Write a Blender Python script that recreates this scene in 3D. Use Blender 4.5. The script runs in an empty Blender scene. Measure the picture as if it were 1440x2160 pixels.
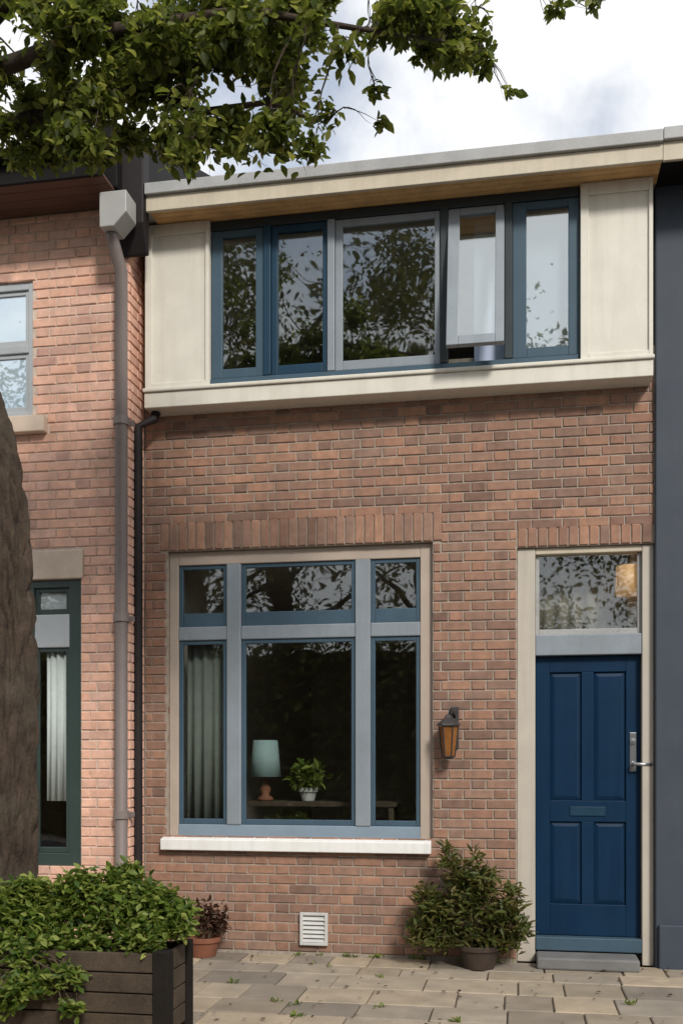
import bpy, math, random
import numpy as np
from mathutils import Vector, Matrix

rnd = random.Random(7)
nrg = np.random.default_rng(11)
sc = bpy.context.scene
col = sc.collection

# ------------------------------------------------------------------ camera
F = 2100.0; TH = math.radians(10); CAMY = -7.58; CAMZ = 1.53; HOR = 1600.0
cam_d = bpy.data.cameras.new('camera'); cam = bpy.data.objects.new('camera', cam_d); col.objects.link(cam)
cam_d.sensor_fit = 'HORIZONTAL'; cam_d.sensor_width = 24.0; cam_d.lens = 24.0 * F / 1440.0
cam_d.shift_y = (HOR - 1080.0) / 1440.0
cam_d.clip_end = 2000; cam_d.clip_start = 0.05
cam.location = (0, CAMY, CAMZ); cam.rotation_euler = (math.radians(90), 0, TH)
sc.camera = cam

def P(px, py, Y):
    """point of the plane y=Y seen at a place of the photograph (measuring aid)"""
    u = (px - 720.0) / F; v = (HOR - py) / F
    fx, fy = -math.sin(TH), math.cos(TH); rx, ry = math.cos(TH), math.sin(TH)
    t = (Y - CAMY) / (fy + u * ry)
    return Vector((t * (fx + u * rx), Y, CAMZ + t * v))
def PX(px, Y): return P(px, 1600, Y).x
def PZ(px, py, Y): return P(px, py, Y).z

# ------------------------------------------------------------------ sky and sun
SUN_EL = math.radians(37); SUN_AZ = Vector((0.50, -0.866, 0)).normalized()
w = bpy.data.worlds.new('World'); sc.world = w; w.use_nodes = True
nt = w.node_tree; nt.nodes.clear()
out = nt.nodes.new('ShaderNodeOutputWorld'); bg = nt.nodes.new('ShaderNodeBackground')
sky = nt.nodes.new('ShaderNodeTexSky'); sky.sky_type = 'NISHITA'; sky.sun_disc = False
sky.sun_elevation = SUN_EL; sky.sun_rotation = math.atan2(SUN_AZ.x, SUN_AZ.y)
tc = nt.nodes.new('ShaderNodeTexCoord'); nz = nt.nodes.new('ShaderNodeTexNoise')
nz.inputs['Scale'].default_value = 2.6; nz.inputs['Detail'].default_value = 7; nz.inputs['Roughness'].default_value = .55
cr = nt.nodes.new('ShaderNodeValToRGB'); cr.color_ramp.elements[0].position = .34; cr.color_ramp.elements[1].position = .51
mx = nt.nodes.new('ShaderNodeMixRGB'); mx.inputs[2].default_value = (9.6, 9.7, 9.85, 1)
mp = nt.nodes.new('ShaderNodeMapping'); mp.inputs['Location'].default_value = (19.18, 9.94, 29.82)
nt.links.new(tc.outputs['Generated'], mp.inputs['Vector']); nt.links.new(mp.outputs['Vector'], nz.inputs['Vector'])
sb = nt.nodes.new('ShaderNodeVectorMath'); sb.operation = 'SCALE'; sb.inputs['Scale'].default_value = 1.45
nt.links.new(sky.outputs['Color'], sb.inputs[0]); nt.links.new(nz.outputs['Fac'], cr.inputs['Fac'])
nt.links.new(cr.outputs['Color'], mx.inputs[0]); nt.links.new(sb.outputs[0], mx.inputs[1])
nt.links.new(mx.outputs['Color'], bg.inputs['Color']); bg.inputs['Strength'].default_value = .09
nt.links.new(bg.outputs['Background'], out.inputs['Surface'])
sd = bpy.data.lights.new('sun', 'SUN'); sd.energy = 2.5; sd.angle = math.radians(10); sd.color = (1, .95, .87)
so = bpy.data.objects.new('sun', sd); col.objects.link(so)
sdir = Vector((SUN_AZ.x * math.cos(SUN_EL), SUN_AZ.y * math.cos(SUN_EL), math.sin(SUN_EL)))
so.rotation_euler = sdir.to_track_quat('Z', 'Y').to_euler(); so.location = sdir * 30
sc.view_settings.view_transform = 'Standard'; sc.view_settings.look = 'None'
sc.view_settings.exposure = 0.31; sc.view_settings.gamma = 1.0; sc.view_settings.use_curve_mapping = False
sc.render.engine = 'CYCLES'; sc.cycles.max_bounces = 8; sc.cycles.transparent_max_bounces = 16

# ------------------------------------------------------------------ materials
M = {}
def new_mat(name):
    m = bpy.data.materials.new(name); m.use_nodes = True; M[name] = m
    return m, m.node_tree, m.node_tree.nodes['Principled BSDF']
def mat(name, c, rough=.6, var=.2, scale=9., bump=.1, fine=120., metal=0., spec=.5, stain=0., stain_c=None, rnd_obj=None, streak=0., streak_c=(.3, .27, .22)):
    """base colour broken up by two noises, a fine bump, optional stains and per-object tint"""
    m, t, b = new_mat(name); L = t.links.new; N = t.nodes.new
    geo = N('ShaderNodeNewGeometry')
    n1 = N('ShaderNodeTexNoise'); n1.inputs['Scale'].default_value = scale; n1.inputs['Detail'].default_value = 6
    n2 = N('ShaderNodeTexNoise'); n2.inputs['Scale'].default_value = fine; n2.inputs['Detail'].default_value = 3
    L(geo.outputs['Position'], n1.inputs['Vector']); L(geo.outputs['Position'], n2.inputs['Vector'])
    r = N('ShaderNodeValToRGB'); e = r.color_ramp.elements; e[0].position = .3; e[1].position = .7
    e[0].color = (*[max(0, x * (1 - var)) for x in c], 1); e[1].color = (*[min(1, x * (1 + var)) for x in c], 1)
    a = N('ShaderNodeMath'); a.operation = 'MULTIPLY_ADD'; a.inputs[1].default_value = .6
    a2 = N('ShaderNodeMath'); a2.operation = 'MULTIPLY'; a2.inputs[1].default_value = .4
    L(n2.outputs['Fac'], a2.inputs[0]); L(n1.outputs['Fac'], a.inputs[0]); L(a2.outputs[0], a.inputs[2]); L(a.outputs[0], r.inputs['Fac'])
    last = r.outputs['Color']
    if rnd_obj:
        kind, cols = rnd_obj
        rr = N('ShaderNodeValToRGB'); rr.color_ramp.interpolation = 'LINEAR'
        els = rr.color_ramp.elements
        while len(els) < len(cols): els.new(.5)
        for i, cc in enumerate(cols): els[i].position = i / (len(cols) - 1); els[i].color = (*cc, 1)
        if kind == 'object': src = N('ShaderNodeObjectInfo').outputs['Random']
        else: src = geo.outputs['Random Per Island']
        L(src, rr.inputs['Fac'])
        mm = N('ShaderNodeMixRGB'); mm.blend_type = 'MULTIPLY'; mm.inputs[0].default_value = 1
        L(last, mm.inputs[1]); L(rr.outputs['Color'], mm.inputs[2]); last = mm.outputs['Color']
    if stain:
        n3 = N('ShaderNodeTexNoise'); n3.inputs['Scale'].default_value = 2.3; n3.inputs['Detail'].default_value = 8; n3.inputs['Roughness'].default_value = .65
        L(geo.outputs['Position'], n3.inputs['Vector'])
        r3 = N('ShaderNodeValToRGB'); r3.color_ramp.elements[0].position = .48; r3.color_ramp.elements[1].position = .72
        r3.color_ramp.elements[1].color = (stain, stain, stain, 1)
        L(n3.outputs['Fac'], r3.inputs['Fac'])
        m3 = N('ShaderNodeMixRGB'); m3.inputs[2].default_value = (*stain_c, 1)
        L(r3.outputs['Color'], m3.inputs[0]); L(last, m3.inputs[1]); last = m3.outputs['Color']
    if streak:                                  # run-off marks, stretched down the surface
        mp = N('ShaderNodeMapping'); mp.inputs['Scale'].default_value = (17, 17, .9)
        n4 = N('ShaderNodeTexNoise'); n4.inputs['Scale'].default_value = 1; n4.inputs['Detail'].default_value = 5
        L(geo.outputs['Position'], mp.inputs['Vector']); L(mp.outputs['Vector'], n4.inputs['Vector'])
        r4 = N('ShaderNodeValToRGB'); r4.color_ramp.elements[0].position = .46; r4.color_ramp.elements[1].position = .75
        r4.color_ramp.elements[1].color = (streak, streak, streak, 1); L(n4.outputs['Fac'], r4.inputs['Fac'])
        m4 = N('ShaderNodeMixRGB'); m4.inputs[2].default_value = (*streak_c, 1)
        L(r4.outputs['Color'], m4.inputs[0]); L(last, m4.inputs[1]); last = m4.outputs['Color']
    L(last, b.inputs['Base Color'])
    b.inputs['Roughness'].default_value = rough; b.inputs['Metallic'].default_value = metal
    b.inputs['Specular IOR Level'].default_value = spec
    if bump:
        bp = N('ShaderNodeBump'); bp.inputs['Strength'].default_value = bump; bp.inputs['Distance'].default_value = .01
        L(a.outputs[0], bp.inputs['Height']); L(bp.outputs['Normal'], b.inputs['Normal'])
    return m

main_tints = [(.62, .60, .60), (.85, .84, .86), (1, 1, 1), (1.1, 1.0, .94), (.95, .9, .87), (1.2, 1.1, 1.0), (.78, .73, .73), (1.08, .95, .88), (1.38, 1.25, 1.12)]
left_tints = [(.78, .72, .74), (1, 1, 1), (1.1, 1.04, .98), (.95, .88, .84), (1.08, .98, .9), (1.15, 1.1, 1.06), (.9, .84, .82)]
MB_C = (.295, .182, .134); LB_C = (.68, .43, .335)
for k in ('object', 'island'):
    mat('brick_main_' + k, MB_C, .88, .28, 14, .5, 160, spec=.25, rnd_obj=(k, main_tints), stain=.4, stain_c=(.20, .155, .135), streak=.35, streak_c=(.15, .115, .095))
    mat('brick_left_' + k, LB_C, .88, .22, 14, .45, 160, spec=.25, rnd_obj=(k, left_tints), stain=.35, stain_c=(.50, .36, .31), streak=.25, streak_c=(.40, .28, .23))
    mat('brick_red_' + k, (.305, .168, .118), .86, .22, 14, .4, 160, spec=.25, rnd_obj=(k, left_tints))
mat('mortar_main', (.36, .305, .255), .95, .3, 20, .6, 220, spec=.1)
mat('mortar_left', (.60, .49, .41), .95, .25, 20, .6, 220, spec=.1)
mat('cream_paint', (.66, .63, .555), .6, .07, 5, .08, 90, stain=.3, stain_c=(.50, .46, .38), streak=.22, streak_c=(.42, .38, .31))
mat('jamb_paint', (.48, .435, .37), .6, .07, 5, .08, 90, stain=.3, stain_c=(.38, .34, .28), streak=.4, streak_c=(.30, .27, .22))
mat('fascia_paint', (.52, .455, .35), .55, .1, 5, .06, 90, stain=.45, stain_c=(.40, .34, .25), streak=.3, streak_c=(.34, .29, .21))
mat('soffit_wood', (.58, .35, .15), .6, .25, 7, .15, 60)
mat('lead_grey', (.33, .33, .325), .5, .2, 6, .1, 60)
mat('frame_sky', (.21, .275, .34), .45, .08, 6, .05, 80)
mat('surround', (.42, .345, .285), .6, .1, 6, .08, 90)
mat('frame_grey', (.23, .265, .30), .5, .10, 6, .08, 80, stain=.35, stain_c=(.17, .19, .20), streak=.25, streak_c=(.16, .17, .17))
mat('frame_blue', (.055, .095, .13), .45, .12, 6, .05, 80, spec=.25)
mat('frame_pale', (.40, .43, .45), .5, .08, 6, .05, 80)
mat('frame_navy', (.012, .042, .075), .45, .15, 6, .05, 80, spec=.25)
mat('frame_dark', (.035, .045, .05), .45, .15, 6, .05, 80, spec=.25)
mat('frame_green', (.035, .055, .05), .4, .15, 6, .05, 80)
mat('door_navy', (.004, .023, .058), .42, .15, 4, .07, 70, spec=.18, streak=.3, streak_c=(.012, .04, .08), stain=.3, stain_c=(.01, .035, .07))
mat('white_stone', (.80, .80, .78), .6, .06, 8, .1, 120, stain=.3, stain_c=(.6, .58, .54), streak=.25, streak_c=(.5, .48, .44))
mat('stone_lintel', (.62, .50, .40), .75, .12, 8, .2, 120)
mat('step_stone', (.16, .16, .16), .75, .2, 7, .25, 140, stain=.4, stain_c=(.10, .095, .09))
mat('slate_render', (.037, .050, .070), .7, .1, 3, .2, 130, stain=.3, stain_c=(.075, .085, .10), streak=.4, streak_c=(.04, .048, .06))
mat('roof_slate', (.014, .014, .015), .8, .25, 8, .2, 90, spec=.15)
mat('black_paint', (.010, .009, .009), .6, .2, 8, .05, 90, spec=.12)
mat('soffit_brown', (.10, .048, .032), .7, .2, 8, .1, 90)
mat('pipe_grey', (.20, .165, .155), .5, .12, 6, .05, 90)
mat('pipe_dark', (.022, .018, .018), .6, .15, 6, .05, 90, spec=.2)
mat('hopper_grey', (.34, .335, .325), .5, .1, 6, .05, 90)
mat('asphalt', (.05, .05, .052), .9, .3, 40, .5, 260)
mat('bedding', (.27, .235, .19), .95, .3, 20, .5, 200)
mat('paving', (.305, .26, .205), .85, .26, 5, .4, 150, spec=.3, stain=.5, stain_c=(.20, .18, .155),
    rnd_obj=('object', [(.66, .66, .68), (1, 1, 1), (1.35, 1.28, 1.18), (.8, .78, .76), (1.15, 1.1, 1.0), (.9, .93, .97), (1.5, 1.4, 1.22)]))
mat('kerb_stone', (.30, .29, .28), .85, .2, 9, .3, 150)
mat('timber_dark', (.065, .048, .034), .85, .4, 6, .5, 70, spec=.2)
mat('timber_black', (.016, .013, .011), .85, .3, 6, .4, 70, spec=.15)
mat('soil', (.03, .02, .014), .95, .4, 30, .8, 90)
mat('terracotta', (.20, .075, .04), .8, .25, 9, .2, 90)
mat('pot_dark', (.045, .03, .022), .6, .3, 9, .2, 90)
mat('pot_pale', (.52, .52, .51), .5, .12, 9, .1, 90)
mat('bark', (.048, .032, .021), .95, .55, 9, 1.0, 45, stain=.4, stain_c=(.075, .075, .055))
mat('stem', (.07, .05, .028), .9, .4, 12, .4, 60)
mat('plaster_dim', (.62, .57, .50), .9, .1, 4, .05, 60)
mat('hall_wall', (.50, .42, .33), .9, .1, 4, .05, 60)
mat('floor_wood', (.12, .07, .04), .5, .3, 5, .1, 60)
mat('linen', (.86, .88, .88), .9, .06, 12, .2, 200)
mat('blind_sky_tone', (.46, .53, .70), .9, .05, 12, .15, 200)
mat('blind_grey', (.74, .76, .80), .9, .05, 12, .15, 200)
mat('hall_tone_net', (.24, .215, .18), .9, .12, 6, .2, 200)
mat('net_grey', (.20, .225, .20), .9, .12, 12, .2, 200)
mat('teal_shade', (.26, .36, .36), .8, .1, 10, .1, 150)
mat('chrome', (.50, .52, .54), .28, .08, 8, .02, 90, metal=.9)
mat('amber_glass', (.22, .09, .025), .25, .3, 10, .05, 60)
mat('iron', (.05, .045, .045), .55, .25, 14, .15, 90, metal=.3)

m, t, b = new_mat('lamp_glow')
b.inputs['Base Color'].default_value = (.6, .36, .17, 1); b.inputs['Emission Color'].default_value = (1, .55, .24, 1); b.inputs['Emission Strength'].default_value = .22

def glass(name, refl, tint=(.86, .9, .88)):
    m, t, b = new_mat(name); t.nodes.remove(b); N = t.nodes.new; L = t.links.new
    o = t.nodes['Material Output']; mixn = N('ShaderNodeMixShader'); tr = N('ShaderNodeBsdfTransparent'); gl = N('ShaderNodeBsdfGlossy')
    tr.inputs['Color'].default_value = (*tint, 1); gl.inputs['Roughness'].default_value = .015; gl.inputs['Color'].default_value = (.95, .98, 1, 1)
    lwt = N('ShaderNodeLayerWeight'); lw = N('ShaderNodeMath'); lw.operation = 'POWER'; lw.inputs[1].default_value = 4.5; L(lwt.outputs['Facing'], lw.inputs[0])
    ad = N('ShaderNodeMath'); ad.operation = 'ADD'; ad.inputs[1].default_value = refl; ad.use_clamp = True
    geo = N('ShaderNodeNewGeometry'); nz = N('ShaderNodeTexNoise'); nz.inputs['Scale'].default_value = 2.2; nz.inputs['Detail'].default_value = 1
    bp = N('ShaderNodeBump'); bp.inputs['Strength'].default_value = .12; bp.inputs['Distance'].default_value = .02
    L(geo.outputs['Position'], nz.inputs['Vector']); L(nz.outputs['Fac'], bp.inputs['Height']); L(bp.outputs['Normal'], gl.inputs['Normal'])
    L(lw.outputs[0], ad.inputs[0]); L(ad.outputs[0], mixn.inputs[0]); L(tr.outputs[0], mixn.inputs[1]); L(gl.outputs[0], mixn.inputs[2]); L(mixn.outputs[0], o.inputs['Surface'])
glass('glass', .13); glass('glass_low', .09, (.93, .95, .94)); glass('glass_sky', .33)
m, t, b = new_mat('glass_frosted')
b.inputs['Base Color'].default_value = (.40, .37, .31, 1); b.inputs['Roughness'].default_value = .2; b.inputs['Transmission Weight'].default_value = .7

def leaf_mat(name, c1, c2, c3, trans=.3):
    m, t, b = new_mat(name); N = t.nodes.new; L = t.links.new
    geo = N('ShaderNodeNewGeometry'); r = N('ShaderNodeValToRGB'); e = r.color_ramp.elements
    e.new(.5); e[0].color = (*c1, 1); e[1].color = (*c2, 1); e[2].color = (*c3, 1); e[2].position = 1
    L(geo.outputs['Random Per Island'], r.inputs['Fac'])
    L(r.outputs['Color'], b.inputs['Base Color']); b.inputs['Roughness'].default_value = .5; b.inputs['Specular IOR Level'].default_value = .35
    tl = N('ShaderNodeBsdfTranslucent'); mixn = N('ShaderNodeMixShader'); mixn.inputs[0].default_value = trans
    hs = N('ShaderNodeHueSaturation'); hs.inputs['Value'].default_value = 1.7; hs.inputs['Hue'].default_value = .485
    L(r.outputs['Color'], hs.inputs['Color']); L(hs.outputs['Color'], tl.inputs['Color'])
    L(b.outputs[0], mixn.inputs[1]); L(tl.outputs[0], mixn.inputs[2]); L(mixn.outputs[0], t.nodes['Material Output'].inputs['Surface'])
leaf_mat('leaf_tree', (.035, .055, .010), (.085, .115, .014), (.20, .22, .045), .5)
leaf_mat('leaf_planter', (.035, .075, .012), (.12, .18, .025), (.30, .34, .085), .4)
leaf_mat('leaf_door', (.045, .065, .014), (.09, .105, .022), (.15, .12, .04))
leaf_mat('leaf_pot', (.03, .022, .010), (.06, .03, .018), (.10, .045, .028))
leaf_mat('leaf_far', (.05, .055, .014), (.095, .095, .022), (.17, .16, .045))

# ------------------------------------------------------------------ mesh helpers
WL = {}
def thing(name, label, cat, loc, group=None):
    o = bpy.data.objects.new(name, None); col.objects.link(o); o.location = loc; o.empty_display_size = .1
    o['label'] = label; o['category'] = cat
    if group: o['group'] = group
    WL[o] = Vector(loc); return o
def tag(o, label, cat, group=None):
    o['label'] = label; o['category'] = cat
    if group: o['group'] = group
    return o
class MB:
    def __init__(s): s.v = []; s.f = []
    def box(s, x0, x1, y0, y1, z0, z1):
        b = len(s.v)
        s.v += [(x0, y0, z0), (x1, y0, z0), (x1, y1, z0), (x0, y1, z0), (x0, y0, z1), (x1, y0, z1), (x1, y1, z1), (x0, y1, z1)]
        s.f += [tuple(b + i for i in q) for q in ((0, 3, 2, 1), (4, 5, 6, 7), (0, 1, 5, 4), (1, 2, 6, 5), (2, 3, 7, 6), (3, 0, 4, 7))]
        return s
    def prism(s, poly, axis, a0, a1):
        """poly in the plane across `axis` (x: (y,z) pairs), extruded a0..a1"""
        b = len(s.v); n = len(poly)
        for a in (a0, a1):
            for p, q in poly: s.v.append((a, p, q) if axis == 'x' else ((p, a, q) if axis == 'y' else (p, q, a)))
        s.f += [tuple(b + i for i in range(n)), tuple(b + n + i for i in reversed(range(n)))]
        s.f += [(b + i, b + n + i, b + n + (i + 1) % n, b + (i + 1) % n) for i in range(n)]
        return s
    def lathe(s, prof, c, seg=24, sx=1, sy=1):
        b = len(s.v); n = len(prof)
        for i in range(seg):
            a = 2 * math.pi * i / seg
            for r, z in prof: s.v.append((c[0] + r * sx * math.cos(a), c[1] + r * sy * math.sin(a), c[2] + z))
        for i in range(seg):
            j = (i + 1) % seg
            for k in range(n - 1): s.f.append((b + i * n + k, b + j * n + k, b + j * n + k + 1, b + i * n + k + 1))
        s.f.append(tuple(b + i * n for i in reversed(range(seg)))); s.f.append(tuple(b + i * n + n - 1 for i in range(seg)))
        return s
    def tube(s, pts, rad, seg=10, knob=0., rg=None):
        pts = [Vector(p) for p in pts]; b = len(s.v); n = len(pts)
        rad = rad if isinstance(rad, (list, tuple)) else [rad] * n
        for i, p in enumerate(pts):
            d = (pts[min(i + 1, n - 1)] - pts[max(i - 1, 0)]).normalized()
            a = d.cross(Vector((.31, .95, .12))).normalized(); c = d.cross(a)
            for k in range(seg):
                an = 2 * math.pi * k / seg; r = rad[i] * (1 + (rg.uniform(-knob, knob) if rg else 0))
                s.v.append(tuple(p + a * (r * math.cos(an)) + c * (r * math.sin(an))))
        for i in range(n - 1):
            for k in range(seg):
                j = (k + 1) % seg
                s.f.append((b + i * seg + k, b + i * seg + j, b + (i + 1) * seg + j, b + (i + 1) * seg + k))
        s.f.append(tuple(b + k for k in reversed(range(seg)))); s.f.append(tuple(b + (n - 1) * seg + k for k in range(seg)))
        return s
    def build(s, name, m, parent=None, bevel=0., smooth=False, kind=None, bevel_seg=2):
        v = np.array(s.v, dtype=float); lo, hi = v.min(0), v.max(0); c = (lo + hi) / 2
        if parent is None: c[2] = lo[2]
        me = bpy.data.meshes.new(name); me.from_pydata([tuple(p) for p in (v - c)], [], s.f); me.validate()
        me.materials.append(M[m])
        o = bpy.data.objects.new(name, me); col.objects.link(o); WL[o] = Vector(c)
        if parent is not None: o.parent = parent; o.location = Vector(c) - WL[parent]
        else: o.location = c
        if smooth:
            for p in me.polygons: p.use_smooth = True
        if bevel:
            md = o.modifiers.new('bevel', 'BEVEL'); md.width = bevel; md.segments = bevel_seg; md.limit_method = 'ANGLE'; md.angle_limit = math.radians(50)
        if kind: o['kind'] = kind
        return o
def box(name, m, parent, x0, x1, y0, y1, z0, z1, bevel=.004, kind=None):
    return MB().box(x0, x1, y0, y1, z0, z1).build(name, m, parent, bevel, kind=kind)

def slab_with_holes(mb, x0, x1, z0, z1, y0, y1, holes):
    """one thick slab in the xz plane with rectangular openings, outer faces only"""
    xs = sorted({x0, x1, *[min(max(h[i], x0), x1) for h in holes for i in (0, 1)]}); zs = sorted({z0, z1, *[min(max(h[i], z0), z1) for h in holes for i in (2, 3)]})
    def solid(i, k):
        if not (0 <= i < len(xs) - 1 and 0 <= k < len(zs) - 1): return False
        cx, cz = (xs[i] + xs[i + 1]) / 2, (zs[k] + zs[k + 1]) / 2
        return not any(h[0] < cx < h[1] and h[2] < cz < h[3] for h in holes)
    def q(*p): b = len(mb.v); mb.v.extend(p); mb.f.append((b, b + 1, b + 2, b + 3))
    for i in range(len(xs) - 1):
        for k in range(len(zs) - 1):
            if not solid(i, k): continue
            a, b_, c, d = xs[i], xs[i + 1], zs[k], zs[k + 1]
            q((a, y0, c), (b_, y0, c), (b_, y0, d), (a, y0, d)); q((a, y1, c), (a, y1, d), (b_, y1, d), (b_, y1, c))
            if not solid(i - 1, k): q((a, y0, c), (a, y0, d), (a, y1, d), (a, y1, c))
            if not solid(i + 1, k): q((b_, y0, c), (b_, y1, c), (b_, y1, d), (b_, y0, d))
            if not solid(i, k - 1): q((a, y0, c), (a, y1, c), (b_, y1, c), (b_, y0, c))
            if not solid(i, k + 1): q((a, y0, d), (b_, y0, d), (b_, y1, d), (a, y1, d))

# a brick: front face towards -y, arrises worn
def brick_verts(wd, h, d, rg):
    c = min(.005, wd * .1); j = lambda s: rg.uniform(-s, s)
    x, z = wd / 2, h / 2; V = []
    for (sx, sz) in ((-1, -1), (1, -1), (1, 1), (-1, 1)): V.append((sx * (x - c + j(.0018)), 0 + j(.0012), sz * (z - c + j(.0018))))
    for (sx, sz) in ((-1, -1), (1, -1), (1, 1), (-1, 1)): V.append((sx * (x + j(.0012)), .005 + j(.001), sz * (z + j(.0012))))
    for (sx, sz) in ((-1, -1), (1, -1), (1, 1), (-1, 1)): V.append((sx * x, d, sz * z))
    Fc = [(0, 1, 2, 3)]
    for r in (0, 4):
        for i in range(4): k = (i + 1) % 4; Fc.append((r + i, r + 4 + i, r + 4 + k, r + k))
    return V, Fc
BR_CACHE = {}
def brick_mesh(wd, h, matname, var):
    key = (round(wd, 3), round(h, 3), matname, var)
    if key not in BR_CACHE:
        V, Fc = brick_verts(wd, h, .03, random.Random(hash(key[:2]) % 999 + var))
        me = bpy.data.meshes.new('brick'); me.from_pydata(V, [], Fc); me.materials.append(M[matname]); BR_CACHE[key] = me
    return BR_CACHE[key]
def lay(rec, x0, x1, z0, z1, Y, holes, course=.075, rot=0., X=0., red=False, jit=.0022):
    """Flemish bond: records (centre, width, height, rot, matkey). rot=90deg lays along y at x=X"""
    k = 0; z = z0; g = .010
    while z < z1 - .02:
        h = min(course, z1 - z)
        spans = [(x0, x1)]
        for (a, b_, c, d) in holes:
            if c < z + h * .5 < d:
                ns = []
                for (s, e) in spans:
                    if b_ <= s or a >= e: ns.append((s, e)); continue
                    if a > s: ns.append((s, a))
                    if b_ < e: ns.append((b_, e))
                spans = ns
        joints = []; x = x0 - (.0 if k % 2 else .169); st = 0
        while x < x1:
            wd = .225 if st % 2 == 0 else .1125
            joints.append((x, x + wd)); x += wd; st += 1
        for (s, e) in spans:
            for (a, b_) in joints:
                a2, b2 = max(a, s), min(b_, e)
                if b2 - a2 < .035: continue
                wd = round(b2 - a2 - g, 2) if (b2 - a2) < (b_ - a) - .002 else round(b2 - a2 - g, 4)
                cx = (a2 + b2) / 2; cz = z + h / 2
                if rot: c = (X + rnd.uniform(-jit, jit), cx, cz)
                else: c = (cx, Y + rnd.uniform(-jit, jit), cz)
                rec.append((c, wd, h - g, rot, red))
        z += course; k += 1
def place_bricks(rec, parent, prefix, limit=300):
    cp = Vector((0, CAMY, CAMZ))
    def metric(r):
        c = Vector(r[0]); d = (c - cp).length; u = F * ((c.x * math.cos(TH) + (c.y - CAMY) * math.sin(TH)) / max(.1, (-c.x * math.sin(TH) + (c.y - CAMY) * math.cos(TH)))) + 720
        vis = 1 if -10 < u < 1450 else .01
        return -vis * r[1] * (.15 if r[3] else 1) / d ** 2
    rec = sorted(rec, key=metric)
    for i, (c, wd, h, rot, red) in enumerate(rec[:limit]):
        mn = ('brick_red_' if red else prefix) + 'object'
        o = bpy.data.objects.new('brick', brick_mesh(wd, h, mn, i % 5)); col.objects.link(o)
        o.parent = parent; o.location = Vector(c) - WL[parent]
        o.rotation_euler = (rnd.uniform(-.006, .006), rnd.uniform(-.008, .008), rot)
    for red in (False, True):
        mb = MB()
        for (c, wd, h, rot, rd) in rec[limit:]:
            if rd != red: continue
            V, Fc = brick_verts(wd, h, .03, rnd); b0 = len(mb.v); ca, sa = math.cos(rot), math.sin(rot)
            mb.v += [(c[0] + ca * x - sa * y, c[1] + sa * x + ca * y, c[2] + z) for x, y, z in V]
            mb.f += [tuple(b0 + i for i in q) for q in Fc]
        if mb.v: mb.build('brickwork', ('brick_red_' if red else prefix) + 'island', parent, kind='stuff')

# leaves ------------------------------------------------------------------
def leaves_mesh(name, m, parent, centres, L0, L1, aspect, rg, droop=.0, upright=0., spread=None):
    """centres: (n,3). each leaf a pointed, folded blade of four triangles"""
    n = len(centres); C = np.asarray(centres, float)
    d = rg.normal(size=(n, 3)); d[:, 2] = d[:, 2] * (1 - abs(upright)) * .7 + upright * 1.4 - droop
    if spread is not None: d += spread
    d /= np.linalg.norm(d, axis=1)[:, None]
    up = rg.normal(size=(n, 3)) * .55 + np.array([0, 0, 1.]); s = np.cross(d, up); s /= np.linalg.norm(s, axis=1)[:, None] + 1e-9
    nn = np.cross(s, d)
    ln = rg.uniform(L0, L1, n)[:, None]; wd = ln * aspect * rg.uniform(.8, 1.2, n)[:, None]
    fold = wd * rg.uniform(.1, .45, n)[:, None]; curl = ln * rg.uniform(-.05, .25, n)[:, None]
    def at(f, side, lift): return C + d * ln * f + s * wd * side + nn * (fold * abs(side) * 2 * .9) - nn * curl * f * f
    V = np.stack([at(0, 0, 0), at(.2, .33, 0), at(.5, .5, 0), at(.8, .27, 0), at(1.0, 0, 0), at(.8, -.27, 0), at(.5, -.5, 0), at(.2, -.33, 0), at(.5, 0, 0)], 1).reshape(-1, 3)
    idx = (np.arange(n) * 9)[:, None]
    Fc = np.concatenate([idx + np.array([[a, (a + 1) % 8, 8]]) for a in range(8)], 0)
    c = (V.min(0) + V.max(0)) / 2
    me = bpy.data.meshes.new(name); me.vertices.add(len(V)); me.vertices.foreach_set('co', (V - c).ravel().astype(np.float32))
    me.loops.add(len(Fc) * 3); me.loops.foreach_set('vertex_index', Fc.ravel().astype(np.int32))
    me.polygons.add(len(Fc)); me.polygons.foreach_set('loop_start', (np.arange(len(Fc)) * 3).astype(np.int32)); me.polygons.foreach_set('loop_total', np.full(len(Fc), 3, np.int32))
    me.update(); me.validate(); me.materials.append(M[m])
    o = bpy.data.objects.new(name, me); col.objects.link(o); WL[o] = Vector(c)
    o.parent = parent; o.location = Vector(c) - WL[parent]
    return o
def blob(c, r, n, rg, shell=.55):
    p = rg.normal(size=(n, 3)); p /= np.linalg.norm(p, axis=1)[:, None]
    rr = (shell + (1 - shell) * rg.random(n)) ** .8
    return np.array(c) + p * rr[:, None] * np.array(r) * (1 + .18 * rg.normal(size=(n, 1)))

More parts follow.
